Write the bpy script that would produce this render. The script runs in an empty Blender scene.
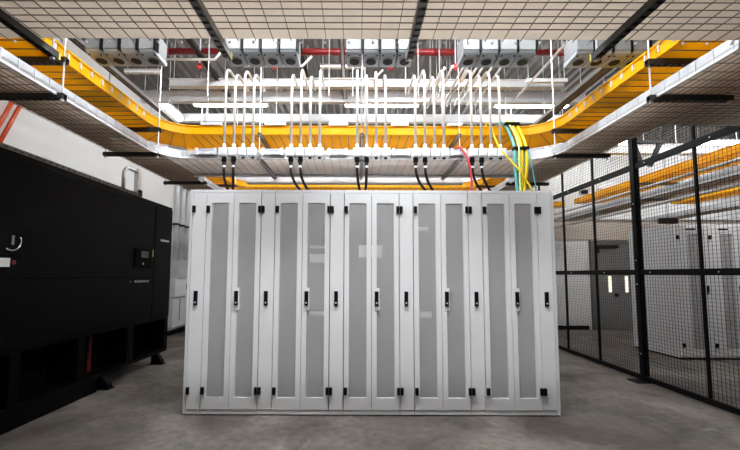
import bpy, bmesh, math, random
from mathutils import Vector, Matrix
random.seed(7)
C = bpy.context.scene.collection
PI = math.pi
ORD = ['zeroth', 'first', 'second', 'third', 'fourth', 'fifth', 'sixth', 'seventh', 'eighth', 'ninth', 'tenth']

# ------------------------------------------------------------------ materials
def mat(name, col, rough=0.5, metal=0.0, spec=0.5, noise=0.0, scale=20.0, bump=0.0, trans=0.0):
    m = bpy.data.materials.new(name); m.use_nodes = True
    nt = m.node_tree; N = nt.nodes; L = nt.links
    b = N['Principled BSDF']
    b.inputs['Base Color'].default_value = (*col, 1)
    b.inputs['Roughness'].default_value = rough
    b.inputs['Metallic'].default_value = metal
    b.inputs['Specular IOR Level'].default_value = spec
    if noise or bump:
        tc = N.new('ShaderNodeTexCoord'); nz = N.new('ShaderNodeTexNoise')
        nz.inputs['Scale'].default_value = scale; nz.inputs['Detail'].default_value = 4
        L.new(tc.outputs['Object'], nz.inputs['Vector'])
        if noise:
            r = N.new('ShaderNodeValToRGB')
            r.color_ramp.elements[0].position = 0.3; r.color_ramp.elements[1].position = 0.7
            r.color_ramp.elements[0].color = (*[c * (1 - noise) for c in col], 1)
            r.color_ramp.elements[1].color = (*[min(1, c * (1 + noise)) for c in col], 1)
            L.new(nz.outputs['Fac'], r.inputs['Fac']); L.new(r.outputs['Color'], b.inputs['Base Color'])
        if bump:
            bp = N.new('ShaderNodeBump'); bp.inputs['Strength'].default_value = bump
            L.new(nz.outputs['Fac'], bp.inputs['Height']); L.new(bp.outputs['Normal'], b.inputs['Normal'])
    if trans:
        out = N['Material Output']; t = N.new('ShaderNodeBsdfTranslucent'); mx = N.new('ShaderNodeMixShader')
        t.inputs['Color'].default_value = (*col, 1); mx.inputs['Fac'].default_value = trans
        L.new(b.outputs[0], mx.inputs[1]); L.new(t.outputs[0], mx.inputs[2]); L.new(mx.outputs[0], out.inputs['Surface'])
    return m

def emit(name, col, s):
    m = bpy.data.materials.new(name); m.use_nodes = True
    nt = m.node_tree; nt.nodes.clear()
    e = nt.nodes.new('ShaderNodeEmission'); o = nt.nodes.new('ShaderNodeOutputMaterial')
    e.inputs['Color'].default_value = (*col, 1); e.inputs['Strength'].default_value = s
    nt.links.new(e.outputs[0], o.inputs['Surface']); return m

def perforated():
    m = mat('perforated_white_steel', (0.80, 0.79, 0.80), 0.5)
    nt = m.node_tree; N = nt.nodes; L = nt.links
    tc = N.new('ShaderNodeTexCoord'); mp = N.new('ShaderNodeMapping')
    mp.inputs['Scale'].default_value = (125, 1, 125)
    L.new(tc.outputs['Object'], mp.inputs['Vector'])
    sx = N.new('ShaderNodeSeparateXYZ'); L.new(mp.outputs[0], sx.inputs[0])
    def wave(o):
        f = N.new('ShaderNodeMath'); f.operation = 'FRACT'; L.new(o, f.inputs[0])
        s = N.new('ShaderNodeMath'); s.operation = 'SUBTRACT'; s.inputs[1].default_value = 0.5; L.new(f.outputs[0], s.inputs[0])
        p = N.new('ShaderNodeMath'); p.operation = 'MULTIPLY'; L.new(s.outputs[0], p.inputs[0]); L.new(s.outputs[0], p.inputs[1])
        return p.outputs[0]
    a = N.new('ShaderNodeMath'); a.operation = 'ADD'
    L.new(wave(sx.outputs['X']), a.inputs[0]); L.new(wave(sx.outputs['Z']), a.inputs[1])
    lt = N.new('ShaderNodeMath'); lt.operation = 'LESS_THAN'; lt.inputs[1].default_value = 0.17
    L.new(a.outputs[0], lt.inputs[0])
    tr = N.new('ShaderNodeBsdfTransparent'); mx = N.new('ShaderNodeMixShader')
    L.new(lt.outputs[0], mx.inputs['Fac']); L.new(N['Principled BSDF'].outputs[0], mx.inputs[1])
    L.new(tr.outputs[0], mx.inputs[2]); L.new(mx.outputs[0], N['Material Output'].inputs['Surface'])
    return m

def floor_mat():
    m = bpy.data.materials.new('polished_concrete'); m.use_nodes = True
    nt = m.node_tree; N = nt.nodes; L = nt.links; b = N['Principled BSDF']
    tc = N.new('ShaderNodeTexCoord')
    def nz(s, d, dist=0.0):
        n = N.new('ShaderNodeTexNoise'); n.inputs['Scale'].default_value = s; n.inputs['Detail'].default_value = d
        n.inputs['Distortion'].default_value = dist
        L.new(tc.outputs['Object'], n.inputs['Vector']); return n
    def ramp(fac, p0, c0, p1, c1):
        r = N.new('ShaderNodeValToRGB'); e = r.color_ramp.elements
        e[0].position = p0; e[0].color = (*c0, 1); e[1].position = p1; e[1].color = (*c1, 1)
        L.new(fac, r.inputs['Fac']); return r.outputs['Color']
    big = ramp(nz(1.1, 9, 0.9).outputs['Fac'], 0.35, (0.085, 0.071, 0.059), 0.66, (0.255, 0.229, 0.203))
    fine = ramp(nz(14, 8).outputs['Fac'], 0.3, (0.6, 0.6, 0.6), 0.75, (1.15, 1.14, 1.12))
    spots = ramp(nz(3.2, 7, 1.2).outputs['Fac'], 0.63, (0, 0, 0), 0.74, (0.5, 0.5, 0.5))
    mul = N.new('ShaderNodeMix'); mul.data_type = 'RGBA'; mul.blend_type = 'MULTIPLY'; mul.inputs[0].default_value = 1
    L.new(big, mul.inputs[6]); L.new(fine, mul.inputs[7])
    mix = N.new('ShaderNodeMix'); mix.data_type = 'RGBA'
    L.new(spots, mix.inputs[0]); L.new(mul.outputs[2], mix.inputs[6]); mix.inputs[7].default_value = (0.36, 0.335, 0.31, 1)
    L.new(mix.outputs[2], b.inputs['Base Color'])
    rr = ramp(nz(5, 6).outputs['Fac'], 0.3, (0.38,) * 3, 0.7, (0.55,) * 3)
    L.new(rr, b.inputs['Roughness']); b.inputs['Specular IOR Level'].default_value = 0.4
    return m

def deck_mat():
    m = mat('ribbed_steel_deck', (0.058, 0.048, 0.041), 0.6)
    nt = m.node_tree; N = nt.nodes; L = nt.links
    tc = N.new('ShaderNodeTexCoord'); w = N.new('ShaderNodeTexWave'); w.bands_direction = 'X'
    w.inputs['Scale'].default_value = 2.2; w.inputs['Distortion'].default_value = 0
    L.new(tc.outputs['Object'], w.inputs['Vector'])
    bp = N.new('ShaderNodeBump'); bp.inputs['Strength'].default_value = 0.8; bp.inputs['Distance'].default_value = 0.05
    L.new(w.outputs['Fac'], bp.inputs['Height']); L.new(bp.outputs['Normal'], N['Principled BSDF'].inputs['Normal'])
    return m

WHITE = mat('white_powder_coat', (0.88, 0.88, 0.89), 0.42, spec=0.35)
WHITE2 = mat('white_side_panel', (0.78, 0.78, 0.80), 0.5, spec=0.3)
PERF = perforated()
BLACKP = mat('black_plastic', (0.0035, 0.0035, 0.004), 0.45, spec=0.2)
GASKET = mat('grey_gap', (0.05, 0.05, 0.055), 0.8)
BLANK = mat('dark_grey_blanking', (0.065, 0.064, 0.066), 0.6)
INSIDE = mat('dark_rack_interior', (0.03, 0.03, 0.032), 0.7)
EQUIP = mat('pale_equipment_front', (0.78, 0.77, 0.77), 0.5)
UNITBLK = mat('black_painted_steel', (0.0012, 0.0012, 0.0013), 0.45, spec=0.07)
UNITDRK = mat('dark_recess', (0.002, 0.002, 0.002), 0.8, spec=0.1)
FENCE = mat('black_fence_paint', (0.003, 0.003, 0.0035), 0.5, spec=0.12)
FWIRE = mat('dark_fence_wire', (0.012, 0.012, 0.013), 0.6, spec=0.2)
GALV = mat('galvanized_steel', (0.62, 0.63, 0.65), 0.38, metal=0.75, noise=0.12, scale=30)
GALVL = mat('pale_galvanized_steel', (0.72, 0.73, 0.75), 0.45, metal=0.35, noise=0.10, scale=40)
CONDUIT = mat('conduit_steel', (0.74, 0.73, 0.71), 0.35, metal=0.45)
STRUT = mat('dark_strut', (0.03, 0.028, 0.027), 0.5, metal=0.3)
GSTRUT = mat('grey_strut', (0.22, 0.21, 0.20), 0.5, metal=0.3)
BOXTOP = mat('galvanized_box', (0.27, 0.28, 0.285), 0.5, metal=0.2, noise=0.12, scale=40)
BOXGREY = mat('grey_cast_box', (0.40, 0.43, 0.47), 0.5, spec=0.4)
WIRE = mat('tray_wire', (0.17, 0.155, 0.14), 0.5, metal=0.4)
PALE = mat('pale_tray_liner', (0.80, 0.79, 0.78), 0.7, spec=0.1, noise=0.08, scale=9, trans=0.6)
RAILM = mat('ribbed_tray_rail', (0.50, 0.51, 0.53), 0.45, metal=0.3, noise=0.12, scale=14)
TAN = mat('tan_tray_liner', (0.60, 0.55, 0.495), 0.8, spec=0.1, noise=0.08, scale=9, trans=0.55)
YEL = mat('yellow_plastic', (0.92, 0.58, 0.008), 0.4, spec=0.3, trans=0.50)
YELC = mat('yellow_cable', (0.85, 0.62, 0.02), 0.45)
TEAL = mat('teal_cable', (0.10, 0.42, 0.42), 0.45)
LIME = mat('pale_green_cable', (0.55, 0.72, 0.30), 0.45)
REDD2 = mat('dark_red_pipe', (0.12, 0.008, 0.008), 0.5)
REDP = mat('red_pipe_paint', (0.17, 0.005, 0.005), 0.4)
REDC = mat('red_cable', (0.50, 0.05, 0.07), 0.45)
REDD = mat('red_cap', (0.70, 0.05, 0.04), 0.4)
WALLW = mat('white_wall_paint', (0.72, 0.71, 0.70), 0.7, spec=0.2, noise=0.03, scale=2)
WALLB = mat('beige_wall_band', (0.46, 0.39, 0.33), 0.7)
DECK = deck_mat()
FLOOR = floor_mat()
DOORM = mat('grey_door_paint', (0.16, 0.155, 0.15), 0.5)
DOORF = mat('dark_door_frame', (0.11, 0.105, 0.10), 0.5)
LITE = emit('lit_door_glass', (1.0, 0.92, 0.72), 0.9)
TUBE = emit('fluorescent_tube', (0.955, 0.98, 1.0), 23.0)
TUBEC = emit('brightest_fluorescent_tube', (0.955, 0.98, 1.0), 104.0)
TUBED = emit('dim_fluorescent_tube', (0.955, 0.98, 1.0), 6.0)
TUBEB = emit('bright_fluorescent_tube', (0.955, 0.98, 1.0), 46.0)
ORANGE = mat('orange_pipe', (0.60, 0.07, 0.006), 0.35)
LABELW = mat('white_sticker', (0.55, 0.55, 0.55), 0.6)
CHROME = mat('chrome', (0.7, 0.7, 0.7), 0.2, metal=1.0)
SCREEN = mat('grey_screen', (0.06, 0.065, 0.07), 0.2)
YELS = mat('yellow_sticker', (0.6, 0.5, 0.08), 0.5)

# ------------------------------------------------------------------ mesh builder
class B:
    def __init__(s): s.v = []; s.f = []
    def box(s, x0, x1, y0, y1, z0, z1):
        n = len(s.v)
        s.v += [(x, y, z) for z in (z0, z1) for y in (y0, y1) for x in (x0, x1)]
        s.f += [tuple(n + i for i in q) for q in ((0, 2, 3, 1), (4, 5, 7, 6), (0, 1, 5, 4), (2, 6, 7, 3), (0, 4, 6, 2), (1, 3, 7, 5))]
        return s
    def tube(s, pts, r, n=8, cap=True):
        pts = [Vector(p) for p in pts]; base = len(s.v); up = None
        for i, p in enumerate(pts):
            if i == 0: t = pts[1] - p
            elif i == len(pts) - 1: t = p - pts[-2]
            else: t = (pts[i + 1] - p).normalized() + (p - pts[i - 1]).normalized()
            t.normalize()
            if up is None:
                a = Vector((0, 0, 1)) if abs(t.z) < 0.9 else Vector((1, 0, 0))
                up = t.cross(a).normalized()
            up = (up - t * up.dot(t)).normalized(); w = t.cross(up)
            for k in range(n):
                q = 2 * PI * k / n
                s.v.append(tuple(p + up * (r * math.cos(q)) + w * (r * math.sin(q))))
        for i in range(len(pts) - 1):
            for k in range(n):
                a = base + i * n + k; b = base + i * n + (k + 1) % n
                s.f.append((a, b, b + n, a + n))
        if cap:
            s.f.append(tuple(base + k for k in range(n))[::-1])
            e = base + (len(pts) - 1) * n; s.f.append(tuple(e + k for k in range(n)))
        return s
    def prism(s, poly, axis, a0, a1):
        """closed outline (two coordinates) pushed along an axis"""
        n = len(s.v); k = len(poly)
        def put(p, a):
            return {'x': (a, p[0], p[1]), 'y': (p[0], a, p[1]), 'z': (p[0], p[1], a)}[axis]
        s.v += [put(p, a0) for p in poly] + [put(p, a1) for p in poly]
        s.f += [tuple(n + i for i in range(k))[::-1], tuple(n + k + i for i in range(k))]
        s.f += [(n + i, n + (i + 1) % k, n + k + (i + 1) % k, n + k + i) for i in range(k)]
        return s
    def sweep(s, prof, path):
        """profile (u outward, z) along a plan polyline"""
        n = len(s.v); k = len(prof); P = [Vector((p[0], p[1])) for p in path]
        for i, p in enumerate(P):
            a = P[max(0, i - 1)]; b = P[min(len(P) - 1, i + 1)]
            t = (b - a).normalized(); nr = Vector((-t.y, t.x))
            for (u, z) in prof: s.v.append((p.x + nr.x * u, p.y + nr.y * u, z))
        for i in range(len(P) - 1):
            for j in range(k):
                a = n + i * k + j; b = n + i * k + (j + 1) % k
                s.f.append((a, b, b + k, a + k))
        s.f.append(tuple(n + j for j in range(k))[::-1]); e = n + (len(P) - 1) * k
        s.f.append(tuple(e + j for j in range(k)))
        return s

def wloc(o):
    v = Vector((0, 0, 0))
    while o: v += o.location; o = o.parent
    return v

def obj(name, b, m, parent=None, origin=None, bevel=0.0, smooth=False):
    """one mesh object; its builder is in room coordinates"""
    o0 = wloc(parent) if parent else Vector((0, 0, 0))
    og = Vector(origin) if origin is not None else o0
    me = bpy.data.meshes.new(name)
    me.from_pydata([(x - og.x, y - og.y, z - og.z) for x, y, z in b.v], [], b.f)
    bm = bmesh.new(); bm.from_mesh(me); bmesh.ops.recalc_face_normals(bm, faces=bm.faces[:]); bm.to_mesh(me); bm.free()
    if smooth:
        for p in me.polygons: p.use_smooth = len(p.vertices) == 4
    me.materials.append(m)
    o = bpy.data.objects.new(name, me); C.objects.link(o)
    o.location = og - o0
    if parent: o.parent = parent
    if bevel:
        md = o.modifiers.new('bevel', 'BEVEL'); md.width = bevel; md.segments = 2; md.limit_method = 'ANGLE'
    return o

def tag(o, label, cat, group=None):
    o['label'] = label; o['category'] = cat
    if group: o['group'] = group
    return o

def thing(name, label, cat, loc, group=None):
    o = bpy.data.objects.new(name, None); C.objects.link(o); o.location = loc
    o.empty_display_size = 0.1
    return tag(o, label, cat, group)

def struct(name, b, m):
    o = obj(name, b, m); o['kind'] = 'structure'; return o

def dup(o, loc=None, parent=None):
    c = o.copy(); C.objects.link(c)
    if parent: c.parent = parent
    if loc is not None: c.location = loc
    for ch in list(o.children): dup(ch, None, c)
    return c

# ------------------------------------------------------------------ the room
HC = 1.36
XL, XR, YF, YB, ZC = -4.1, 9.9, -7.0, 9.2, 4.75
struct('floor', B().box(XL - .1, XR + .1, YF - .1, YB + .1, -0.1, 0), FLOOR)
struct('ceiling', B().box(XL - .1, XR + .1, YF - .1, YB + .1, ZC, ZC + 0.1), DECK)
struct('wall_left', B().box(XL - .1, XL, YF, YB, 0, ZC), WALLW)
struct('wall_right', B().box(XR, XR + .1, YF, YB, 0, ZC), WALLW)
struct('wall_front', B().box(XL, XR, YF - .1, YF, 0, ZC), mat('grey_wall_paint', (0.22, 0.22, 0.22), 0.7))
struct('wall_back', B().box(XL, XR, YB, YB + .1, 0, ZC), WALLW)
struct('baseboard_back', B().box(XL + .02, 5.80, YB - .02, YB - .001, 0, 0.10), FENCE)
struct('baseboard_left', B().box(XL + .001, XL + .02, YF, YB - .02, 0, 0.10), FENCE)
struct('trim_1', B().box(XL + .02, XR, YB - .03, YB - .001, 2.24, 2.72), WALLB)
struct('trim_2', B().box(XL + .02, XR, YB - .06, YB - .001, 2.721, 2.76), GSTRUT)

# the door in the back wall
d = bpy.data.objects.new('door_1', None); C.objects.link(d); d.location = (6.42, YB, 0); d['kind'] = 'structure'
b = B(); b.box(5.88, 5.97, YB - .06, YB - .001, 0, 2.22); b.box(6.87, 6.96, YB - .06, YB - .001, 0, 2.22); b.box(5.97, 6.87, YB - .06, YB - .001, 2.13, 2.22)
obj('door_frame', b, DOORF, d)
obj('door_leaf', B().box(5.975, 6.865, YB - .045, YB - .005, 0.01, 2.125), DOORM, d)
for x0 in (6.30, 6.72):
    obj('door_glass', B().box(x0, x0 + .075, YB - .052, YB - .044, 0.93, 1.33), LITE, d)
obj('door_closer', B().box(6.02, 6.55, YB - .12, YB - .05, 2.03, 2.10).box(6.02, 6.07, YB - .11, YB - .05, 1.90, 2.03), BLACKP, d)
obj('door_lock', B().box(6.44, 6.54, YB - .06, YB - .044, 0.82, 0.90), BLACKP, d)

# ------------------------------------------------------------------ white server cabinets
RY0, RY1, RZ0, RZ1 = 3.61, 4.70, 0.052, 2.20
N0, NW, PITCH, DW = -1.636, 0.140, 0.688, 0.548
ORDW = ORD
def handle(parent, x, y, z0=1.05, z1=1.19):
    h = obj('handle', B().box(x - .018, x + .018, y - .016, y, z0, z1), BLACKP, parent, bevel=0.003)
    obj('keyhole', B().tube([(x, y - .018, z0 + .028), (x, y - .0155, z0 + .028)], 0.009, 10), GALVL, h)
    return h
def hinge(parent, x0, x1, y, z):
    return obj('hinge', B().box(x0, x1, y - .022, y, z - .034, z + .034), BLACKP, parent, bevel=0.003)

def cabinet(x0, label, ry0=RY0, group=None):
    """a double-door cabinet between two narrow columns"""
    x1 = x0 + DW; ry1 = ry0 + (RY1 - RY0)
    t = thing('server_cabinet', label, 'server cabinet', ((x0 + x1) / 2, (ry0 + ry1) / 2, 0), group)
    e = 0.0015
    b = B()
    b.box(x0 + e, x0 + .02, ry0 + .03, ry1, RZ0, RZ1 - .03); b.box(x1 - .02, x1 - e, ry0 + .03, ry1, RZ0, RZ1 - .03)
    b.box(x0 + e, x1 - e, ry1 - .02, ry1, RZ0, RZ1 - .03)
    obj('carcass', b, INSIDE, t)
    obj('top_panel', B().box(x0 + e, x1 - e, ry0 + .004, ry1, RZ1 - .03, RZ1), WHITE, t, bevel=0.003)
    obj('plinth', B().box(x0 + e, x1 - e, ry0 + .005, ry1, 0.012, RZ0), WHITE, t, bevel=0.002)
    for fx in (x0 + .05, x1 - .05):
        for fy in (ry0 + .06, ry1 - .06): obj('levelling_foot', B().tube([(fx, fy, 0), (fx, fy, 0.0125)], 0.015, 8), GALVL, t)
    obj('blanking_panel', B().box(x0 + .021, x1 - .021, ry0 + .12, ry0 + .125, RZ0, RZ1 - .04), BLANK, t)
    xm = (x0 + x1) / 2; zd0, zd1, pz0, pz1 = RZ0 + .006, RZ1 - .034, 0.17, 2.067
    for k, (a, c) in enumerate(((x0 + .004, xm - .0025), (xm + .0025, x1 - .004))):
        pa, pc = a + .048, c - .048
        b = B(); b.box(a, pa, ry0, ry0 + .028, zd0, zd1); b.box(pc, c, ry0, ry0 + .028, zd0, zd1)
        b.box(pa, pc, ry0, ry0 + .028, zd0, pz0); b.box(pa, pc, ry0, ry0 + .028, pz1, zd1)
        dr = obj('door', b, WHITE, t)
        obj('perforated_panel', B().box(pa - .004, pc + .004, ry0 + .008, ry0 + .010, pz0 - .004, pz1 + .004), PERF, dr)
        if k == 1:
            obj('handle_plate', B().box(a + .018, a + .075, ry0 - .004, ry0 + .006, 1.005, 1.225), WHITE, dr)
            handle(dr, a + .046, ry0 - .004)
            for z in (0.235, 2.0): hinge(dr, c - .024, c + .001, ry0, z)
        else:
            for z in (0.235, 2.0): hinge(dr, a + .001, a + .034, ry0, z)
    return t

def column(x0, label, left_hinge=True, side=0, ry0=RY0, group=None):
    x1 = x0 + NW; ry1 = ry0 + (RY1 - RY0); e = 0.0015
    t = thing('cable_column', label, 'cable cabinet', ((x0 + x1) / 2, (ry0 + ry1) / 2, 0), group)
    obj('carcass', B().box(x0 + e, x1 - e, ry0 + .03, ry1, RZ0, RZ1 - .03), WHITE2, t)
    obj('top_panel', B().box(x0 + e, x1 - e, ry0 + .004, ry1, RZ1 - .03, RZ1), WHITE, t, bevel=0.003)
    obj('plinth', B().box(x0 + e, x1 - e, ry0 + .005, ry1, 0.012, RZ0), WHITE, t, bevel=0.002)
    dr = obj('narrow_door', B().box(x0 + .004, x1 - .004, ry0, ry0 + .028, RZ0 + .006, RZ1 - .034), WHITE, t, bevel=0.002)
    handle(dr, (x0 + x1) / 2 - .005, ry0)
    for z in (0.235, 2.0): hinge(dr, x0 + .005, x0 + .034, ry0, z)
    if side:
        a, c = (x0 - .03, x0 - .001) if side < 0 else (x1 + .001, x1 + .03)
        obj('side_panel', B().box(a, c, ry0 + .002, ry1, 0.012, RZ1), WHITE2, t, bevel=0.004)
    return t

place = ['leftmost', 'second from left', 'middle', 'second from right', 'rightmost']
for i in range(5):
    extra = ['with plain grey mesh doors', 'pale equipment behind its right door', 'pale unit behind its door seam',
             'small unit behind its left door', 'beside the fence end of the row'][i]
    cabinet(N0 + NW + i * PITCH, 'white server cabinet %s in the front row, %s' % (place[i], extra), group='white server cabinets in the front row')
for i in range(6):
    lab = ['narrow white cable cabinet at the left end of the front row'] + \
          ['narrow white cable cabinet between the %s and %s front-row server cabinets from the left' % (ORD[k], ORD[k + 1]) for k in range(1, 5)] + \
          ['narrow white cable cabinet at the right end of the front row']
    column(N0 + i * PITCH, lab[i], side=-1 if i == 0 else (1 if i == 5 else 0), group='narrow cable cabinets in the front row')

def equip(x0, x1, z0, z1, label, name='equipment_unit'):
    t = thing(name, label, 'rack equipment', ((x0 + x1) / 2, RY0 + .07, z0))
    obj('housing', B().box(x0, x1, RY0 + .045, RY0 + .099, z0, z1), EQUIP, t, bevel=0.002)
    obj('bezel_strip', B().box(x0 + .01, x1 - .01, RY0 + .041, RY0 + .0445, z0 + .006, z0 + .014), GALV, t)
equip(-.465, -.295, 1.62, 1.645, 'thin pale strip high behind the right mesh door of the second cabinet')
equip(-.465, -.295, 1.47, 1.56, 'wide pale unit behind the right mesh door of the second cabinet')
equip(-.465, -.295, 0.95, 0.99, 'faint pale unit beside the handle of the second cabinet')
equip(.025, .265, 1.52, 1.65, 'pale unit behind the door seam of the middle cabinet')
equip(.62, .73, 1.80, 1.835, 'small pale unit high behind the left door of the fourth cabinet')
equip(.64, .75, 0.93, 0.99, 'small pale unit behind the left door of the fourth cabinet at handle height')

# the second row behind the fence
def single(x0, label):
    ry0 = 5.97; w = 0.53; x1 = x0 + w; ry1 = ry0 + 1.02
    t = thing('server_cabinet', label, 'server cabinet', ((x0 + x1) / 2, ry0 + .5, 0), 'white server cabinets behind the fence')
    obj('carcass', B().box(x0 + .001, x1 - .001, ry0 + .03, ry1, 0.03, 2.2), WHITE2, t, bevel=0.004)
    obj('plinth', B().box(x0 + .01, x1 - .01, ry0 + .04, ry1 - .02, 0, 0.0295), BLACKP, t)
    pa, pc, pz0, pz1 = x0 + .20, x0 + .41, .17, 2.04
    b = B(); b.box(x0 + .004, pa, ry0, ry0 + .028, .06, 2.17); b.box(pc, x1 - .004, ry0, ry0 + .028, .06, 2.17)
    b.box(pa, pc, ry0, ry0 + .028, .06, pz0); b.box(pa, pc, ry0, ry0 + .028, pz1, 2.17)
    dr = obj('door', b, WHITE, t)
    obj('perforated_panel', B().box(pa, pc, ry0 + .010, ry0 + .012, pz0, pz1), PERF, dr)
    obj('backing', B().box(pa, pc, ry0 + .020, ry0 + .0285, pz0, pz1), INSIDE, dr)
    handle(dr, x1 - .05, ry0)
    obj('name_plate', B().box(x0 + .18, x0 + .34, ry0 - .004, ry0, 2.10, 2.125), BLACKP, dr)
    for z in (.235, 1.98): hinge(dr, x0 + .01, x0 + .05, ry0, z)
    return t
for i in range(4):
    single(5.24 + i * .531, ['white server cabinet behind the fence, nearest the tall black post', 'second white server cabinet behind the fence, at the edge of the picture',
           'third white server cabinet behind the fence, counted from the black post', 'fourth white server cabinet behind the fence, counted from the black post'][i])

# ------------------------------------------------------------------ black mesh fence
FX = 3.71
ft = thing('mesh_fence', 'tall black wire mesh fence with a mid rail along the right of the aisle', 'fence', (FX, 4.79, 0))
STY = [3.23, 3.92, 4.79, 5.64, 6.47, 7.30, 8.15, 9.1]
ZT = 3.30
po = obj('post', B().box(FX - .035, FX + .035, 4.755, 4.825, 0.012, ZT), FENCE, ft, bevel=0.003)
obj('base_plate', B().box(FX - .17, FX + .10, 4.70, 4.88, 0.0, 0.012), FENCE, po)
for z in (.35, 1.24, 1.55, 2.3): obj('bolt', B().tube([(FX - .04, 4.79, z), (FX - .03, 4.79, z)], 0.008, 8), GALVL, po)
for y in STY:
    if abs(y - 4.79) > .01:
        obj('stile', B().box(FX - .012, FX + .012, y - .014, y + .014, 0.03, ZT), FENCE, ft)
for nm, z, h in (('bottom_rail', .045, .03), ('mid_rail', 1.395, .036), ('top_rail', 2.80, .036)):
    obj(nm, B().box(FX - .02, FX + .02, STY[0], STY[-1], z - h, z + h), FENCE, ft)
for y in STY[1:-1]:
    for z in (1.395, 2.80): obj('rail_bolt', B().tube([(FX - .024, y - .2, z), (FX - .019, y - .2, z)], 0.007, 8), GALVL, ft)
for i in range(len(STY) - 1):
    b = B(); y0, y1 = STY[i], STY[i + 1]; n = round((y1 - y0) / .042)
    for k in range(1, n): 
        y = y0 + (y1 - y0) * k / n; b.box(FX - .0016, FX + .0016, y - .0013, y + .0013, .07, ZT)
    for k in range(1, 78):
        z = .07 + k * .042
        if z < ZT: b.box(FX - .0044, FX - .0012, y0, y1, z - .0013, z + .0013)
    obj('mesh_panel', b, FWIRE, ft)

# ------------------------------------------------------------------ black cooling unit on the left
UX, UY0, UY1, UZ = -2.97, 0.4, 5.84, 2.41
u = thing('cooling_unit', 'long black floor-standing cooling unit along the left wall', 'cooling unit', (UX - .45, 3.1, 0))
UB = UX - .85
b = B()
b.box(UB, UX, UY0, UY1, .66, UZ)
b.box(UB, UX, UY0, UY1, .155, .20)
for y0, y1 in ((UY0, .9), (2.35, 2.45), (3.20, 3.30), (3.98, 4.08), (4.82, 4.95), (5.74, UY1)): b.box(UB + .02, UX, y0, y1, .20, .66)
b.box(UB, UB + .02, UY0, UY1, .20, .66)
obj('housing', b, UNITBLK, u, bevel=0.004)
b = B()
for y0, y1 in ((.9, 2.35), (2.45, 3.20), (3.30, 3.98), (4.08, 4.82), (4.95, 5.74)):
    b.box(UX - .35, UX - .33, y0, y1, .20, .66)
obj('recess_backing', b, UNITDRK, u)
# door panels proud of the housing
for y0, y1, z0, z1 in ((.45, 1.75, 1.315, 2.36), (.45, 1.75, .69, 1.295), (1.77, 5.33, 1.309, 2.36), (1.77, 5.33, .69, 1.301), (5.35, 5.83, .69, 2.36)):
    obj('access_panel', B().box(UX, UX + .012, y0, y1, z0, z1), UNITBLK, u, bevel=0.003)
c = obj('control_panel', B().box(UX + .012, UX + .030, 4.87, 5.27, 1.43, 1.70), UNITDRK, u, bevel=0.004)
obj('screen', B().box(UX + .030, UX + .033, 4.99, 5.16, 1.575, 1.665), SCREEN, c)
obj('button', B().tube([(UX + .030, 5.04, 1.49), (UX + .035, 5.04, 1.49)], 0.014, 12), GALV, c)
obj('sticker', B().box(UX + .012, UX + .014, 5.29, 5.32, 1.60, 1.70), YELS, u)
b = B()
for k in range(9):
    if k not in (1,): b.box(UX + .012, UX + .0135, 4.80 + k * .05, 4.80 + k * .05 + (.03 if k else .008), 1.235, 1.262)
obj('lettering', b, BOXGREY, u)
obj('maker_plate', B().box(UX + .012, UX + .016, 5.50, 5.74, 1.845, 1.875), GALV, u)
# recessed handle ring with chrome arc
hr = obj('recessed_handle', B().box(UX + .012, UX + .02, 2.975, 3.24, 1.51, 1.75), UNITDRK, u, bevel=0.006)
arc = [(UX + .035, 3.10 + .085 * math.cos(q), 1.635 + .085 * math.sin(q)) for q in [(-2.2 + i * 2.6 / 12) for i in range(13)]]
obj('chrome_arc', B().tube(arc, 0.008, 6), CHROME, hr, smooth=True)
obj('latch', B().box(UX + .02, UX + .034, 3.10, 3.125, 1.60, 1.68), CHROME, hr)
st = obj('notice_sticker', B().box(UX + .012, UX + .014, 2.88, 3.12, 1.41, 1.485), LABELW, u)
obj('red_dot', B().tube([(UX + .012, 3.155, 1.45), (UX + .015, 3.155, 1.45)], 0.020, 14), REDD2, u)
obj('kick_panel', B().box(UX - .04, UX - .005, UY0, 4.30, 0.0, .155), UNITBLK, u)
for y in (4.42, 5.60):
    ft_ = obj('foot', B().prism([(UX - .09, .155), (UX - .01, .155), (UX + .07, .05), (UX + .07, .012), (UX - .09, .012)], 'y', y - .04, y + .04), UNITBLK, u, bevel=0.003)
    obj('foot_pad', B().box(UX - .12, UX + .09, y - .06, y + .06, 0, .012), UNITBLK, ft_)
    obj('foot', B().box(UB + .01, UB + .09, y - .05, y + .05, 0, .155), UNITBLK, u)
obj('drain_pipe', B().tube([(UX - .2, 4.42, .20), (UX - .2, 4.42, .66)], 0.022, 10), REDD2, u)

# slotted strut and pipe loop on top of it
t = thing('slotted_strut', 'slotted grey strut lying along the top edge of the black cooling unit', 'strut', (UX - .03, 2.8, UZ))
b = B(); b.box(UX - .05, UX - .01, .5, 4.98, UZ, UZ + .012); b.box(UX - .05, UX - .01, .5, 4.98, UZ + .032, UZ + .042)
y = .5
while y < 4.9: b.box(UX - .05, UX - .01, y, y + .05, UZ + .012, UZ + .032); y += .075
obj('rail', b, GSTRUT, t)
t = thing('pipe_loop', 'grey bent pipe and upright on top of the far end of the black cooling unit', 'pipe', (UX - .15, 5.0, UZ))
px = UX - .13
obj('bent_pipe', B().tube([(px, 4.78, UZ), (px, 4.78, UZ + .26)] + [(px, 4.90 - .12 * math.cos(q), UZ + .26 + .12 * math.sin(q)) for q in (.4, .8, 1.2, 1.57)] + [(px, 5.10, UZ + .38)], .024, 10), GALV, t, smooth=True)
obj('upright', B().box(px - .03, px + .03, 5.06, 5.13, UZ, UZ + .42), GALV, t)
obj('clamp', B().box(px + .03, px + .06, 5.06, 5.12, UZ + .03, UZ + .12), BLACKP, t)

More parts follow.
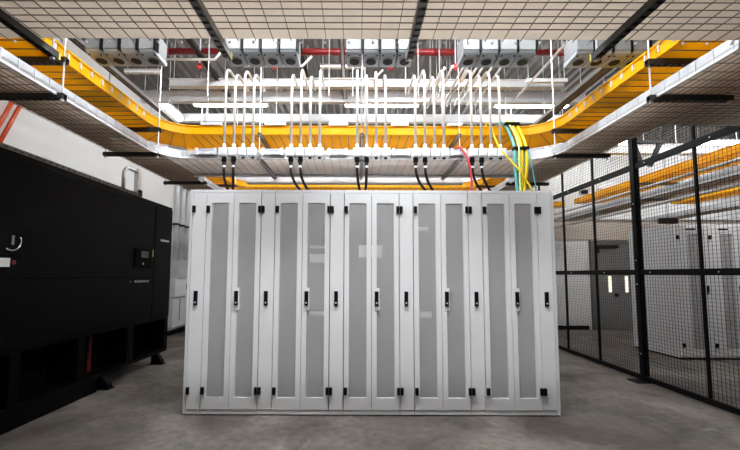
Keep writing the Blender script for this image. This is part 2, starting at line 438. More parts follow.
# conduits, boxes on the left wall
wx = XL + .06
for i, y in enumerate((8.15, 8.42, 8.70)):
    t = thing('wall_conduit', ['first', 'second', 'third'][i] + ' grey vertical conduit from the left on the far left wall', 'conduit', (wx, y, 1.3), 'vertical conduits on the far left wall')
    obj('pipe', B().tube([(wx, y, 1.66), (wx, y, 3.30), (wx + .02, y, 3.36), (wx + .10, y, 3.40), (wx + .6, y, 3.40)], .048, 10), GALVL, t, smooth=True)
    for z in (2.46,): obj('clamp', B().box(wx - .055, wx + .055, y - .07, y + .07, z - .02, z + .02), BLACKP, t)
t = thing('disconnect_box', 'grey metal box below the conduit on the far left wall', 'electrical box', (XL + .08, 8.4, 1.32))
obj('enclosure', B().box(XL + .001, XL + .18, 8.05, 8.80, 1.2505, 1.655), GALV, t, bevel=.006)
obj('cover', B().box(XL + .18, XL + .19, 8.07, 8.78, 1.34, 1.635), GALV, t)
t = thing('switch_box', 'pale electrical box with a black square switch on the far left wall', 'electrical box', (XL + .08, 8.5, .84))
obj('enclosure', B().box(XL + .001, XL + .16, 8.0, 9.0, .84, 1.25), WHITE2, t, bevel=.006)
obj('switch', B().box(XL + .16, XL + .19, 8.52, 8.72, .98, 1.12), BLACKP, t)
t = thing('wall_cabinet', 'pale low wall cabinet below the switch box on the far left wall', 'electrical box', (XL + .08, 8.5, .18))
obj('enclosure', B().box(XL + .001, XL + .12, 8.0, 9.1, .18, .83), WHITE2, t, bevel=.006)
obj('seam', B().box(XL + .12, XL + .125, 8.3, 8.33, .3, .8), GSTRUT, t)
for i, (y, s) in enumerate(((3.79, .0), (3.89, .0))):
    tag(obj('orange_pipe', B().tube([(XL + .05, y, 2.45), (XL + .05, y + .72, 4.25)], .022, 8), ORANGE, None, (XL + .05, y, 2.45), smooth=True),
        ['upper', 'lower'][i] + ' of two slanting orange pipes on the left wall above the cooling unit', 'pipe', 'orange pipes on the left wall')

# ------------------------------------------------------------------ wire basket trays (lower tier)
TZ = 2.70
RAIL0, RAIL1 = 2.665, 2.752
def mesh_wires(x0, x1, y0, y1, along, yend=None, z=TZ - .010, r=.0019, tr=.10, lo=.05):
    b = B()
    if along == 'x':
        n = max(1, round((x1 - x0) / tr)); m = max(1, round((y1 - y0) / lo))
    else:
        n = max(1, round((x1 - x0) / lo)); m = max(1, round((y1 - y0) / tr))
    for k in range(n + 1):
        x = x0 + (x1 - x0) * k / n; b.box(x - r, x + r, y0, yend or y1, z - r, z + r)
    for k in range(m + 1):
        y = y0 + (y1 - y0) * k / m; b.box(x0, x1, y - r, y + r, z + r, z + 3 * r)
    return b
def arc_pts(cx, cy, r, a0, a1, n=10):
    return [(cx + r * math.cos(a0 + (a1 - a0) * i / n), cy + r * math.sin(a0 + (a1 - a0) * i / n)) for i in range(n + 1)]
def upath(x, ya, yf, R):
    """U seen in plan from the left leg over the far side to the right leg, outward normal on the left hand"""
    p = [(-x, ya)] + arc_pts(-x + R, yf - R, R, PI, PI / 2) + arc_pts(x - R, yf - R, R, PI / 2, 0) + [(x, ya)]
    return p
def ribs_on(bld, path, u0, u1, z0, z1, step=.12, w=.004):
    """small upright ribs along a plan path"""
    acc = 0.0; P = [Vector(p) for p in path]
    for a, c in zip(P, P[1:]):
        L = (c - a).length; t = (c - a) / max(L, 1e-6); nr = Vector((-t.y, t.x)); q = step - acc
        while q < L:
            p = a + t * q; e = t * w
            n0 = len(bld.v)
            for z in (z0, z1):
                for (s1, uu) in ((-1, u0), (1, u0), (1, u1), (-1, u1)):
                    v = p + e * s1 + nr * uu; bld.v.append((v.x, v.y, z))
            bld.f += [tuple(n0 + i for i in q4) for q4 in ((0, 1, 2, 3), (4, 5, 6, 7), (0, 1, 5, 4), (1, 2, 6, 5), (2, 3, 7, 6), (3, 0, 4, 7))]
            q += step
        acc = (acc + L) % step
    return bld

def basket(label, x0, x1, y0, y1, along, rails, name='wire_basket_tray', fillets=(), bend=None, liner=None):
    t = thing(name, label, 'cable tray', ((x0 + x1) / 2, (y0 + y1) / 2, TZ), 'wire basket trays with tan liners')
    b = B().box(x0, x1, y0, y1, TZ - .002, TZ + .004)
    if bend: b = B().prism([(y0, TZ - .002), (bend, TZ - .002), (y1, TZ + .004), (y1, TZ + .010), (bend, TZ + .004), (y0, TZ + .004)], 'x', x0, x1)
    for poly in fillets: b.prism(poly, 'z', TZ - .002, TZ + .004)
    obj('liner', b, liner or TAN, t)
    obj('wire_mesh', mesh_wires(x0, x1, y0, bend or y1, along, y1), WIRE, t)
    for path in rails:
        rb = B().sweep([(0, RAIL0), (.006, RAIL0), (.006, RAIL1), (0, RAIL1)], path)
        ribs_on(rb, path, -.005, 0.002, RAIL0, RAIL1); ribs_on(rb, path, .004, .010, RAIL0, RAIL1)
        r = obj('side_rail', rb, RAILM, t)
        obj('rail_edge', B().sweep([(-.006, RAIL0 - .006), (.012, RAIL0 - .006), (.012, RAIL0 + .006), (-.006, RAIL0 + .006)], path), GALVL, r)
    return t
IX, OX, FY, GY, NY = 2.20, 2.70, 4.05, 4.83, 2.00
R = .32
main = upath(IX, 0.6, FY, R)
near = basket('near overhead wire basket tray with tan liner across the top of the picture', -2.19, 2.95, 1.30, NY, 'x', [], bend=1.90)
# pins on the near edge
left_leg = [(-IX, .6), (-IX, FY - R - .01)]; right_leg = [(IX, FY - R - .01), (IX, .6)]
basket('left overhead wire basket tray with tan liner above the black cooling unit', -OX, -IX, .6, 8.4, 'y', [left_leg, [(-IX, 5.0), (-IX, 6.3)]])
basket('right overhead wire basket tray with tan liner beside the black fence', IX + .001, OX, 2.01, 8.4, 'y', [[(IX, FY - R - .01), (IX, 2.01)], [(IX, 6.3), (IX, 5.0)]])
arcL = arc_pts(-IX + R, FY - R, R, PI, PI / 2); arcR = arc_pts(IX - R, FY - R, R, PI / 2, 0)
fil = [[(-IX, FY)] + arcL, [(IX, FY)] + arcR]
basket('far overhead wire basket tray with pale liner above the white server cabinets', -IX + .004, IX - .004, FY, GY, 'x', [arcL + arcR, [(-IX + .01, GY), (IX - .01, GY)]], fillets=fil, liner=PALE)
arcL2 = arc_pts(-IX + R, 6.6 - R, R, PI, PI / 2); arcR2 = arc_pts(IX - R, 6.6 - R, R, PI / 2, 0)
basket('rearmost overhead wire basket tray behind the white server cabinets', -IX + .004, IX - .004, 6.6, 7.3, 'x', [arcL2 + arcR2], fillets=[[(-IX, 6.6)] + arcL2, [(IX, 6.6)] + arcR2])
basket('overhead wire basket tray over the white cabinets behind the fence', 4.9, 5.5, 3.2, 8.9, 'y', [[(4.9, 8.9), (4.9, 3.2)]])
basket('overhead wire basket tray branching right across the top of the black fence', 2.705, 5.5, 2.1, 3.18, 'x', [])
basket('farthest right overhead wire basket tray behind the fence', 7.1, 7.7, 3.0, 8.9, 'y', [[(7.1, 8.9), (7.1, 3.0)]])
pb = None
for k in range(36):
    x = -2.1 + k * .137
    if pb is None:
        pb = obj('pin', B().tube([(x, NY - .004, TZ - .016), (x, NY + .006, TZ - .016)], .0065, 8), GALVL, near, (x, NY, TZ)); pb0 = x
    else:
        dup(pb, (pb.location.x + x - pb0, pb.location.y, pb.location.z), near)

# ------------------------------------------------------------------ yellow fibre troughs (upper tier)
YZ = 2.97
def trough(label, path, width, clips=()):
    mid = path[len(path) // 2]
    t = thing('fiber_trough', label, 'cable trough', (mid[0], mid[1], YZ), 'yellow fiber troughs')
    h = .10
    obj('channel', B().sweep([(0, YZ), (width, YZ), (width, YZ + h), (width - .006, YZ + h), (width - .006, YZ + .006), (.006, YZ + .006), (.006, YZ + h), (0, YZ + h)], path), YEL, t)
    obj('lip', B().sweep([(-.014, YZ + h - .012), (.010, YZ + h - .012), (.010, YZ + h), (-.014, YZ + h)], path), YEL, t)
    rb = B(); ribs_on(rb, path, 0.0, width, YZ - .016, YZ - .010, .10, .0028)
    obj('support_wires', rb, WIRE, t)
    c0 = None
    for (x, y, s) in clips:
        b = B(); b.box(x, x + s * -.012, y - .006, y + .006, YZ + .03, YZ + h - .02)
        if c0 is None or c0[1] != s: 
            c = obj('clip', b, LABELW, t, (x, y, YZ)); c0 = (c, s)
        else: dup(c0[0], Vector((x, y, YZ)) - wloc(t), t)
    return t
cl = [(-2.23, 1.95 + k * .125, -1) for k in range(15)] + [(2.23, 1.95 + k * .125, 1) for k in range(15)]
trough('bright yellow fiber trough running around the overhead opening in front of the cabinets', upath(2.23, 1.9, 4.12, .36), .52, cl)
trough('yellow fiber trough of the rear opening, seen just above the white cabinets', upath(2.23, 4.70, 6.70, .36), .40)
trough('yellow fiber trough above the white cabinets behind the fence', [(4.95, 8.2), (4.95, 2.2)], .60)
trough('farthest yellow fiber trough at the right edge behind the fence', [(7.15, 8.2), (7.15, 3.2)], .5)
trough('short yellow fiber trough crossing near the back wall behind the fence', [(3.8, 8.45), (4.9, 8.45)], .35)

# ------------------------------------------------------------------ trapeze hangers (two struts on rods)
def strut_box(b, x0, x1, y0, y1, z, s=.041):
    """an open slotted channel made of two webs and a back"""
    if x1 - x0 > y1 - y0:
        b.box(x0, x1, y0, y0 + .004, z - s, z); b.box(x0, x1, y1 - .004, y1, z - s, z)
        k = x0
        while k < x1 - .02: b.box(k, min(x1, k + .03), y0 + .004, y1 - .004, z - s, z - s + .004); k += .05
        b.box(x0, x1, y0, y1, z - .004, z)
    else:
        b.box(x0, x0 + .004, y0, y1, z - s, z); b.box(x1 - .004, x1, y0, y1, z - s, z)
        k = y0
        while k < y1 - .02: b.box(x0 + .004, x1 - .004, k, min(y1, k + .03), z - s, z - s + .004); k += .05
        b.box(x0, x1, y0, y1, z - .004, z)
    return b
ZS, ZU = TZ - .024, YZ - .018
def trapeze(label, x0, x1, y0, y1, m=STRUT, upper=True, cap=None, rods=True, lower=True):
    t = thing('trapeze_hanger', label, 'hanger', ((x0 + x1) / 2, (y0 + y1) / 2, ZS), 'trapeze hangers under the trays')
    if lower: obj('lower_strut', strut_box(B(), x0, x1, y0, y1, ZS), m, t)
    if upper: obj('upper_strut', strut_box(B(), x0, x1, y0, y1, ZU), m, t)
    if rods:
        ends = ((x0 + .02, (y0 + y1) / 2), (x1 - .02, (y0 + y1) / 2)) if x1 - x0 > y1 - y0 else (((x0 + x1) / 2, y0 + .02), ((x0 + x1) / 2, y1 - .02))
        for (x, y) in ends:
            obj('hanger_rod', B().tube([(x, y, ZS - .05), (x, y, ZC)], .006, 6), GALV, t)
            obj('nut', B().tube([(x, y, ZS - .056), (x, y, ZS - .042)], .013, 6), GALV, t)
    if cap:
        x, y = cap; obj('end_cap', B().box(x - .022, x + .022, y - .012, y, ZS - .043, ZS + .002), YELS, t)
    return t
for i, y in enumerate((2.58, 3.88, 5.14, 6.44)):
    trapeze('%s black trapeze hanger from the camera under the left overhead trays' % ORD[i + 1], -2.76, -2.15, y, y + .041)
    trapeze('%s black trapeze hanger from the camera under the right overhead trays' % ORD[i + 1], 2.15, 2.76, y, y + .041)
for i, x in enumerate((-1.80, -.77, .315, 1.42)):
    trapeze('%s slotted dark strut from the left under the near overhead tray' % ORD[i + 1], x - .0205, x + .0205, 1.28, 2.09, upper=False, cap=(x, 2.102), m=STRUT if i in (0, 3) else GSTRUT)
for i, x in enumerate((-1.10, .061, 1.17)):
    trapeze(['left', 'middle', 'right'][i] + ' grey trapeze hanger under the far overhead trays above the cabinets', x - .0205, x + .0205, 4.02, 4.88, m=GSTRUT)

# ------------------------------------------------------------------ power drops above the cabinets
GX = [-1.475, -.730, .008, .660, 1.290]
cabn = ['leftmost', 'second', 'middle', 'fourth', 'rightmost']
def conduit(x, label, ztop, i, j):
    t = thing('steel_conduit', label, 'conduit', (x, 3.97, 2.75), 'steel conduits dropping to the outlet boxes')
    y = 3.98; r = .015; q = .14
    bend = [(x, y + q - q * math.cos(a), ztop - q + q * math.sin(a)) for a in (0, .3, .6, .9, 1.2, PI / 2)]
    xt = x
    pts = [(x, y, 2.752)] + bend + [(xt, 4.30 + .07 * ((i + 2 * j) % 4), ztop)]
    obj('pipe', B().tube(pts, r, 8), CONDUIT, t, smooth=True)
    obj('coupling', B().tube([(x, y, 2.755), (x, y, 2.80)], .020, 8), GALVL, t, smooth=True)
def outlet(x, label, j):
    t = thing('outlet_box', label, 'electrical box', (x, 3.98, 2.70), 'outlet boxes along the far overhead tray')
    obj('housing', B().box(x - .048, x + .048, 3.93, 4.036, 2.655, 2.750), GALVL, t, bevel=.004)
    obj('front_cover', B().box(x - .040, x + .040, 3.924, 3.930, 2.664, 2.742), GALVL, t, bevel=.002)
    obj('receptacle', B().tube([(x, 3.985, 2.640), (x, 3.985, 2.656)], .026 if j < 2 else .018, 12), BLACKP, t)
def cable(x, xe, label, gx):
    t = thing('power_cable', label, 'power cable', (x, 3.985, 2.64), 'black power cables dropping into the cabinets')
    obj('plug', B().tube([(x, 3.985, 2.600), (x, 3.985, 2.639)], .028, 12), BLACKP, t, smooth=True)
    obj('gland', B().tube([(x, 3.985, 2.560), (x, 3.985, 2.600)], .020, 12), BLACKP, t, smooth=True)
    obj('white_band', B().tube([(x, 3.985, 2.538), (x, 3.985, 2.560)], .021, 12), LABELW, t)
    P0, P1, P2, P3 = Vector((x, 3.985, 2.55)), Vector((x, 3.985, 2.38)), Vector((x + (xe - x) * .5, 4.02, 2.30)), Vector((xe, 4.06, 2.205))
    pts = []
    for k in range(13):
        s = k / 12; pts.append(P0 * (1 - s) ** 3 + P1 * 3 * s * (1 - s) ** 2 + P2 * 3 * s * s * (1 - s) + P3 * s ** 3)
    obj('cord', B().tube(pts, .015, 8), BLACKP, t, smooth=True)
ends = [(.07, .03), (.19, .16), (.06, .055), (.21, .17), (.20, .19)]
for i in range(5):
    for j in range(4):
        x = GX[i] + .106 * j
        zt = 3.72 - (.06 if (i + j) % 2 else 0) - (.02 if j == 2 else 0)
        conduit(x, '%s steel conduit from the left of the four rising above the %s front cabinet' % (ORD[j + 1], cabn[i]), zt, i, j)
        outlet(x, '%s small pale outlet box from the left of the four above the %s front cabinet' % (ORD[j + 1], cabn[i]), j)
        if j < 2:
            e = (GX[i] + ends[i][0] + (0 if i in (0, 2) else 0)) if j == 0 else (GX[i] + .106 + ends[i][1] * (0 if i in (0, 2) else 1) - (.02 if i in (0, 2) else 0))
            cable(x, e, '%s black power cable dropping from the outlet boxes into the %s front cabinet' % (['left', 'right'][j], cabn[i]), GX[i])
# strut pieces between the box groups, on the rail and on the yellow lip
for i, (x0, x1) in enumerate(((-1.80, -1.56), (-1.06, -.82), (-.32, -.10), (.40, .60), (1.05, 1.22))):
    t = thing('rail_bracket', '%s blue-grey bracket from the left along the far tray rail, between outlet boxes' % ORD[i + 1], 'bracket', ((x0 + x1) / 2, 4.0, 2.72), 'brackets on the far tray rail')
    obj('channel', B().box(x0, x1, 3.99, 4.036, 2.695, 2.735), GALVL, t)
    obj('top_plate', B().box(x0 + .0, x1, 3.985, 4.038, 2.7355, 2.752), BOXGREY, t)
    for x in (x0, x1 - .03): obj('clamp', B().box(x, x + .03, 3.975, 3.9895, 2.68, 2.76), GALVL, t)
for i, (x0, x1) in enumerate(((-1.80, -1.56), (-1.06, -.82), (-.32, -.10), (.40, .60), (1.05, 1.22))):
    t = thing('trough_bracket', '%s pale bracket from the left on top of the far yellow trough' % ORD[i + 1], 'bracket', ((x0 + x1) / 2, 4.13, YZ + .1), 'brackets on the far yellow trough')
    obj('channel', B().box(x0, x1, 4.09, 4.135, YZ + .101, YZ + .135), GALVL, t)
    obj('top_plate', B().box(x0, x1, 4.085, 4.14, YZ + .1355, YZ + .146), BOXGREY, t)

# cable bundle over the right end, and the red cable
def curve_cable(name, pts, r, m, label, cat, group=None, ties=()):
    V = [Vector(p) for p in pts]; out = []
    for k in range(len(V) - 1):
        p0 = V[max(0, k - 1)]; p1 = V[k]; p2 = V[k + 1]; p3 = V[min(len(V) - 1, k + 2)]
        for q in range(6):
            s = q / 6
            out.append(0.5 * ((2 * p1) + (p2 - p0) * s + (2 * p0 - 5 * p1 + 4 * p2 - p3) * s * s + (3 * p1 - p0 - 3 * p2 + p3) * s ** 3))
    out.append(V[-1])
    o = obj(name, B().tube(out, r, 8), m, None, pts[0], smooth=True); return tag(o, label, cat, group)
gb = 'network cables over the right end of the far trough'
def drop(dx, dy, xb):
    return [(1.70 + dx * .5, 4.30, 3.02), (1.72 + dx, 4.16, 3.13), (1.76 + dx, 4.06 + dy, 3.05), (1.79 + dx, 3.93 + dy, 2.78), (1.80 + dx, 3.94 + dy, 2.55), (xb, 4.02 + dy, 2.30), (xb + .02, 4.06 + dy, 2.205)]
curve_cable('network_cable', drop(.02, 0, 1.84), .020, YELC, 'thick yellow cable dropping from the far trough to the rightmost cabinet', 'cable', gb)
curve_cable('network_cable', drop(.075, .0, 1.875), .018, YELC, 'second yellow cable dropping right beside the thick yellow one', 'cable', gb)
curve_cable('network_cable', drop(-.055, .0, 1.80), .016, TEAL, 'teal cable dropping left of the thick yellow cables', 'cable', gb)
curve_cable('network_cable', drop(-.02, -.03, 1.82), .010, LIME, 'thin pale green cable between the teal and yellow cables', 'cable', gb)
curve_cable('network_cable', [(1.50, 4.25, 3.05), (1.54, 4.12, 3.12), (1.56, 4.02, 2.9), (1.60, 3.93, 2.72), (1.78, 3.92, 2.5), (1.93, 3.98, 2.32), (2.0, 4.05, 2.2)], .010, YELC, 'thin yellow cable slanting from the trough rim past the bundle', 'cable', gb)
curve_cable('network_cable', [(1.86, 3.90, 2.76), (1.90, 3.90, 2.6), (1.98, 3.98, 2.38), (2.03, 4.05, 2.2)], .007, TEAL, 'thin grey-green cable at the far right of the cable bundle', 'cable', gb)
for z, y, x, lab in ((3.07, 4.055, 1.77, 'top'), (2.74, 3.925, 1.805, 'middle'), (2.235, 4.035, 1.845, 'bottom')):
    tag(obj('hook_and_loop_tie', B().box(x - .085, x + .085, y - .035, y + .035, z - .018, z + .018), BLACKP, bevel=.008), lab + ' black tie around the yellow cable bundle', 'cable tie', 'ties on the cable bundle')
curve_cable('network_cable', [(1.13, 4.20, 2.80), (1.15, 4.03, 2.79), (1.17, 3.95, 2.74), (1.23, 3.93, 2.60), (1.275, 3.97, 2.40), (1.28, 4.05, 2.205)], .013, REDC, 'red cable dropping from the far tray to the rightmost cabinets', 'cable')

# ------------------------------------------------------------------ power receptacle boxes in five rows of four
def recbox(x, y, z, w, label, grp):
    t = thing('receptacle_box', label, 'electrical box', (x + w / 2, y, z), grp)
    g = .006
    obj('upper_housing', B().box(x + g, x + w - g, y, y + .20, z + .032, z + .19), BOXTOP, t, bevel=.005)
    lower = [(y + .002, z + .0315), (y + .012, z + .012), (y + .03, z), (y + .20, z - .012), (y + .215, z + .0), (y + .215, z + .0315)]
    obj('bottom_cover', B().prism(lower, 'x', x + g, x + w - g), BOXGREY, t, bevel=.006)
    c = Vector((x + w / 2, y + .115, z - .005))
    so = obj('socket', B().tube([c, c - Vector((0, 0, .012))], .044, 16), BLACKP, t)
    obj('socket_ring', B().tube([c, c - Vector((0, 0, .007))], .052, 16), BOXGREY, so)
    obj('top_clip', B().box(x + w - g - .010, x + w + g - .004, y - .008, y + .05, z + .02, z + .20), BLACKP, t)
    for xx in (x + .025, x + w - .025): obj('screw', B().tube([(xx, y + .035, z + .001), (xx, y + .035, z - .006)], .008, 8), BLACKP, t)
RB = [(-2.36, .155), (-1.15, .160), (-.095, .149), (.915, .162), (1.90, .162)]
gn = ['far left', 'second', 'middle', 'fourth', 'far right']
for i, (x, w) in enumerate(RB):
    for j in range(4):
        recbox(x + j * w, 3.02, 3.265, w * .995, '%s grey receptacle box from the left in the %s of the five hanging rows' % (ORD[j + 1], gn[i]), 'grey receptacle boxes under the ceiling')
    t = thing('busway_rail', 'grey rail carrying the %s row of four receptacle boxes' % gn[i], 'rail', (x + w * 2, 3.1, 3.46), 'rails above the receptacle boxes')
    obj('channel', B().box(x, x + 4 * w, 3.07, 3.15, 3.462, 3.52), GSTRUT, t)
    for xx in (x + .02, x + 4 * w - .02): obj('hanger_rod', B().tube([(xx, 3.11, 3.52), (xx, 3.11, ZC)], .006, 6), GALV, t)

# ------------------------------------------------------------------ things under the ceiling deck
def beam(name, label, cat, x0, x1, y, z, h, d, m, flange=True):
    t = thing(name, label, cat, ((x0 + x1) / 2, y, z))
    obj('web', B().box(x0, x1, y, y + d, z, z + h), m, t)
    if flange:
        obj('lower_flange', B().box(x0, x1, y - .02, y + d + .02, z - .012, z - .0005), m, t)
        obj('upper_flange', B().box(x0, x1, y - .02, y + d + .02, z + h + .0005, z + h + .012), m, t)
    nx = max(2, int((x1 - x0) / 1.5))
    for k in range(nx + 1):
        x = x0 + .05 + (x1 - x0 - .1) * k / nx
        obj('hanger_rod', B().tube([(x, y + d / 2, z + h), (x, y + d / 2, ZC)], .006, 6), GALV, t)
    return t
beam('cable_duct', 'bright silver duct running across just below the receptacle boxes', 'duct', -2.62, 2.9, 4.92, 3.975, .085, .05, GALVL)
beam('steel_beam', 'grey steel beam across the ceiling just above the fluorescent lights', 'beam', -3.4, 3.6, 5.55, 4.06, .15, .05, GALVL)
beam('steel_beam', 'farther grey steel beam with pale lower edge, below the fluorescent lights in the picture', 'beam', -3.9, 3.9, 6.6, 4.19, .12, .05, GALVL)
beam('steel_beam', 'pale steel beam high in front of the back wall beyond the fence', 'beam', 4.0, 9.0, 7.0, 3.75, .14, .1, WALLW)
for i, (y, z) in enumerate(((5.2, 2.675),)):
    t = thing('wireway', 'long white wireway behind the cabinets, just under the far overhead tray', 'duct', (0, y, z))
    obj('body', B().box(-1.6, 1.55, y, y + .12, z, z + .115), WHITE2, t)
    for x in (-1.2, -.9, -.35, -.1, .2, .75, 1.0): obj('cover_plate', B().box(x, x + .08, y - .006, y, z + .03, z + .09), GALV, t)
    for x in (-1.4, 0.02, 1.4): obj('hanger_rod', B().tube([(x, y + .06, z + .13), (x, y + .06, ZC)], .006, 6), GALV, t)

# sprinkler pipe
t = thing('sprinkler_pipe', 'red sprinkler pipe running across under the ceiling deck', 'pipe', (0, 4.6, 4.27))
obj('pipe', B().tube([(-3.2, 4.6, 4.27), (4.6, 4.6, 4.27)], .042, 12), REDP, t, smooth=True)
for x in (-2.5, -.75, 1.0, 2.7): 
    obj('coupling', B().tube([(x - .04, 4.6, 4.27), (x + .04, 4.6, 4.27)], .047, 12), REDP, t, smooth=True)
    obj('hanger_rod', B().tube([(x, 4.6, 4.31), (x, 4.6, ZC)], .006, 6), GALV, t)
for i, x in enumerate((-1.97, -1.03, .42, 1.24)):
    t = thing('capped_rod', '%s grey hanging rod from the left with a red cap at its lower end' % ORD[i + 1], 'rod', (x, 4.4, 4.0), 'hanging rods with red caps')
    obj('rod', B().tube([(x, 4.4, 3.95), (x, 4.4, ZC)], .009, 8), GALV, t)
    obj('cap', B().tube([(x, 4.4, 3.925), (x, 4.4, 3.985)], .030, 10), REDD, t, smooth=True)
for i, x in enumerate((-1.88, -.35, -.05, .10, .62, .78, 1.05)):
    tag(obj('hanger_rod', B().tube([(x, 4.45, 3.6), (x, 4.45, ZC)], .0075, 8), GALV, None, (x, 4.45, 3.6)),
        '%s plain hanging rod from the left between the receptacle box rows and the silver duct' % ORD[i + 1], 'rod', 'plain hanging rods')
# jack chain
ch = thing('hanging_chain', 'thin chain hanging beside the middle group of conduits', 'chain', (.10, 4.3, 3.2))
l0 = None
for k in range(24):
    z = 4.05 - k * .045
    b = B().box(.09, .11, 4.298, 4.302, z - .022, z + .022)
    o_ = obj('link', b, GSTRUT, ch, (.10, 4.3, z)); 

# lengthwise struts under the deck
def lstrut(label, x, y0, y1, z, w, h, m, name='ceiling_strut'):
    t = thing(name, label, 'strut', (x, (y0 + y1) / 2, z), 'lengthwise struts under the ceiling')
    obj('channel', B().box(x - w / 2, x + w / 2, y0, y1, z + .006, z + h), m, t)
    obj('edge', B().box(x - w / 2 - .004, x - w / 2 + .008, y0, y1, z, z + .0055).box(x + w / 2 - .008, x + w / 2 + .004, y0, y1, z, z + .0055), STRUT, t)
    for y in (y0 + .2, y1 - .2): obj('hanger_rod', B().tube([(x, y, z + h), (x, y, ZC)], .006, 6), GALV, t)
lstrut('wide grey strut slanting down the right of the overhead opening', 2.66, 2.4, 6.3, 3.54, .10, .05, GSTRUT)
lstrut('grey strut slanting down the left of the overhead opening', -2.66, 2.4, 6.3, 3.54, .06, .05, GSTRUT)
lstrut('dark strut under the ceiling between the second and middle receptacle rows', -.73, 3.3, 5.4, 4.24, .05, .05, STRUT)
lstrut('dark strut under the ceiling left of the second receptacle row', -1.95, 3.6, 5.4, 4.05, .05, .05, STRUT)
lstrut('pale strut under the ceiling left of the middle receptacle row', -.18, 3.3, 5.6, 4.10, .05, .05, GALV)
# pale perforated strut pieces
for i, (x0, x1, y, z) in enumerate(((-.50, .10, 4.80, 4.18), (-2.95, -2.5, 4.45, 3.9), (2.3, 2.85, 4.75, 3.96))):
    t = thing('perforated_strut', ['white perforated strut hanging left of the middle receptacle row', 'white perforated strut beside the far left receptacle row', 'white perforated strut beside the wide grey slanting strut'][i], 'strut', ((x0 + x1) / 2, y, z), 'white perforated struts')
    obj('channel', strut_box(B(), x0, x1, y, y + .05, z + .05, .05), WHITE, t)
    for x in (x0 + .03, x1 - .03): obj('hanger_rod', B().tube([(x, y + .025, z + .05), (x, y + .025, ZC)], .006, 6), GALV, t)
# lengthwise conduits at the upper right and left
for i, (x, z, y0, y1) in enumerate(((.98, 3.66, 3.92, 4.9), (1.07, 3.68, 3.92, 4.9), (1.205, 3.70, 3.92, 4.9), (1.25, 3.69, 3.92, 4.9), (1.36, 3.70, 3.92, 4.9), (1.44, 3.72, 3.92, 4.9), (1.53, 3.70, 3.92, 4.9), (1.74, 3.85, 2.6, 5.2), (2.3, 3.9, 2.8, 5.2))):
    t = thing('overhead_conduit', 
        '%s lengthwise overhead conduit from the left, running back above the fourth receptacle row' % ORD[i + 1], 'conduit', (x, y0, z), 'lengthwise overhead conduits')
    obj('pipe', B().tube([(x, y0, z), (x, y1, z)], .014, 8), CONDUIT, t, smooth=True)
    obj('hanger_rod', B().tube([(x, y1 - .2, z), (x, y1 - .2, ZC)], .004, 6), GALV, t)
for i, (x0, x1, y, z) in enumerate(((-3.0, -1.62, 4.3, 3.98), (-1.4, -.55, 4.35, 3.93), (-.75, .35, 4.7, 3.96))):
    t = thing('cross_conduit', ['pale crosswise conduit at the left under the red pipe', 'pale crosswise conduit behind the second receptacle row', 'pale crosswise conduit behind the middle receptacle row'][i], 'conduit', (x0, y, z), 'crosswise conduits under the red pipe')
    obj('pipe', B().tube([(x0, y, z), (x1 - .12, y, z), (x1, y - .05, z + .10)], .016, 8), CONDUIT, t, smooth=True)
    obj('hanger_rod', B().tube([(x0 + .3, y, z), (x0 + .3, y, ZC)], .004, 6), GALV, t)

# ------------------------------------------------------------------ fluorescent lights
def light(x, y, z, label, along='x', L=1.24, m=None, added_reflector=0.0):
    m = m or TUBE
    t = thing('fluorescent_light', label, 'ceiling light', (x, y, z), 'fluorescent strip lights')
    def bx(a, c, e, f, z0, z1):
        return B().box(x + a, x + c, y + e, y + f, z0, z1) if along == 'x' else B().box(x + e, x + f, y + a, y + c, z0, z1)
    h = L / 2
    obj('housing', bx(-h, h, -.05, .05, z + .052, z + .10), WHITE, t, bevel=.004)
    o = obj('diffuser', bx(-h + .013, h - .013, -.055, .055, z - .03, z + .051), m, t)
    md = o.modifiers.new('bevel', 'BEVEL'); md.width = .03; md.segments = 4
    if added_reflector:  # wings added to the unseen lamps to keep their light off the ceiling
        for s in (-1, 1):
            p = [(.056 * s, z + .052), (added_reflector * s, z + .046), (added_reflector * s, z + .054), (.056 * s, z + .060)]
            obj('added_reflector', B().prism([(y + a, b) for a, b in p], 'x', x - h, x + h), WHITE, t)
    for s in (-1, 1):
        obj('end_cap', bx(s * h - .012, s * h + .012, -.05, .05, z - .03, z + .051), WHITE, t)
        xx, yy = (x + s * (h - .1), y) if along == 'x' else (x, y + s * (h - .1))
        obj('hanger_rod', B().tube([(xx, yy, z + .10), (xx, yy, ZC)], .005, 6), GALV, t)
LX = [(-2.10, 'left'), (.42, 'middle'), (2.92, 'right')]
for x, n in LX: light(x, 5.92, 4.19, 'bright fluorescent strip light at %s, behind the conduits above the cabinets' % n)
for x, n in LX: light(x, 8.3, 4.30, '%s fluorescent strip light near the back wall behind the overhead trays' % n)
for x, n in ((-.85, 'left'), (.95, 'right')):
    light(x, 2.65, 4.42, '%s fluorescent strip light above the overhead opening, out of the picture' % n, m=TUBEC, added_reflector=.16)
    light(x, .95, 4.30, '%s fluorescent strip light above the near overhead tray, out of the picture' % n, m=TUBEB, added_reflector=.16)
light(-3.25, 6.1, 4.19, 'short fluorescent light running lengthwise at the left, beyond the yellow trough', 'y', .9, m=TUBED)
for x, n in ((5.6, 'near'), (8.2, 'far')):
    for y, w in ((8.0, 'by the back wall'), (4.6, 'over the fenced area')):
        light(x, y, 4.30, '%s fluorescent strip light %s, right of the fence' % (n, w), m=TUBEB if y < 6 else TUBE)

light(6.3, 5.95, 4.30, 'added lengthwise fluorescent strip light, out of the picture, brightening the back wall and door', 'y', m=TUBEB)  # extra lamp added out of view to lift the back wall and door

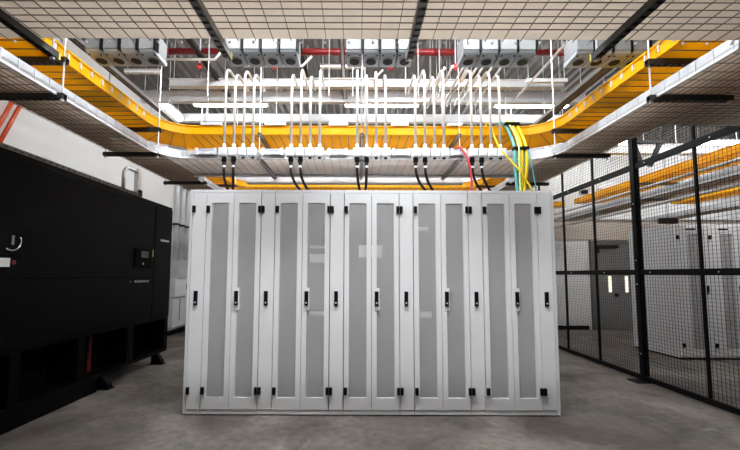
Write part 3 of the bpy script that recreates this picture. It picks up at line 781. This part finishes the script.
# ------------------------------------------------------------------ fixtures in the fenced area
for i, (x, y, z, lab) in enumerate(((5.15, 8.1, 3.25, 'white camera dome housing left of the stile near the top rail'), (5.75, 8.1, 3.25, 'white camera housing right of the other one near the top rail'))):
    t = thing('security_camera', lab, 'camera', (x, y, z))
    obj('housing', B().prism([(x - .22, z), (x + .2, z + .04), (x + .24, z + .16), (x - .05, z + .2), (x - .24, z + .08)], 'y', y, y + .16), WHITE, t, bevel=.01)
    obj('lens', B().tube([(x + .02, y + .08, z - .06), (x + .02, y + .08, z + .02)], .09, 14), BLACKP, t, smooth=True)
    obj('mount', B().tube([(x, y + .08, z + .15), (x, y + .08, ZC)], .012, 8), GALV, t)
t = thing('trapeze_bracket', 'black v-shaped bracket hanging behind the tall black fence post', 'bracket', (5.25, 6.4, 3.6))
b = B().prism([(4.95, 3.72), (5.03, 3.72), (5.16, 3.30), (5.08, 3.30)], 'y', 6.4, 6.44).prism([(5.42, 3.72), (5.50, 3.72), (5.30, 3.30), (5.22, 3.30)], 'y', 6.4, 6.44)
obj('arms', b, BLACKP, t)
obj('cross_bar', B().box(4.9, 5.55, 6.38, 6.46, 3.7205, 3.77), BLACKP, t)
for x in (4.95, 5.5): obj('hanger_rod', B().tube([(x, 6.42, 3.77), (x, 6.42, ZC)], .008, 8), BLACKP, t)
t = thing('hanging_box', 'small dark box hanging above the white cabinets behind the fence', 'electrical box', (6.58, 7.6, 2.35))
obj('body', B().box(6.42, 6.76, 7.6, 7.7, 2.44, 2.56), BLACKP, t, bevel=.005)
obj('cord', B().tube([(6.58, 7.65, 2.56), (6.58, 7.65, ZC)], .006, 6), BLACKP, t)
for i, (x, y0, y1, z) in enumerate(((4.3, 3.0, 9.1, 2.66), (4.62, 2.2, 9.1, 2.45))):
    t = thing('fence_side_conduit', ['upper', 'lower'][i] + ' silver conduit running lengthwise just behind the fence', 'conduit', (x, y0, z), 'silver conduits behind the fence')
    obj('pipe', B().tube([(x, y0, z), (x, y1, z)], .022, 8), CONDUIT, t, smooth=True)
    for y in (y0 + .4, 6.9): obj('hanger_rod', B().tube([(x, y, z), (x, y, ZC)], .005, 6), GALV, t)
for i, (x0, x1, y) in enumerate(((4.84, 5.60, 3.95), (4.84, 5.60, 6.2), (7.05, 7.75, 5.1), (7.05, 7.75, 6.6))):
    trapeze('%s grey trapeze hanger under the trays behind the fence' % ['near left', 'far left', 'near right', 'far right'][i], x0, x1, y, y + .041, m=GSTRUT)
trapeze('grey trapeze hanger under the short yellow trough by the back wall', 4.0, 4.041, 8.40, 8.86, m=GSTRUT, lower=False)

# ------------------------------------------------------------------ camera, world, view
cam = bpy.data.cameras.new('camera'); co = bpy.data.objects.new('camera', cam); C.objects.link(co)
co.location = (0, 0, HC); co.rotation_euler = (math.radians(90 + 4.23), math.radians(-0.2), 0)
cam.sensor_width = 36; cam.lens = 36 * 365 / 740; cam.shift_x = 14 / 740; cam.shift_y = 22 / 740
cam.clip_start = 0.05
S = bpy.context.scene; S.camera = co
w = bpy.data.worlds.new('world'); S.world = w; w.use_nodes = True
w.node_tree.nodes['Background'].inputs['Color'].default_value = (0.05, 0.05, 0.05, 1)
w.node_tree.nodes['Background'].inputs['Strength'].default_value = 0.0
S.view_settings.view_transform = 'Standard'; S.view_settings.look = 'None'
S.view_settings.exposure = 1.02; S.view_settings.gamma = 1.0; S.view_settings.use_curve_mapping = False
S.cycles.use_denoising = True
S.cycles.max_bounces = 10; S.cycles.diffuse_bounces = 6; S.cycles.transparent_max_bounces = 16
S.cycles.use_adaptive_sampling = False
S.cycles.sample_clamp_indirect = 8.0
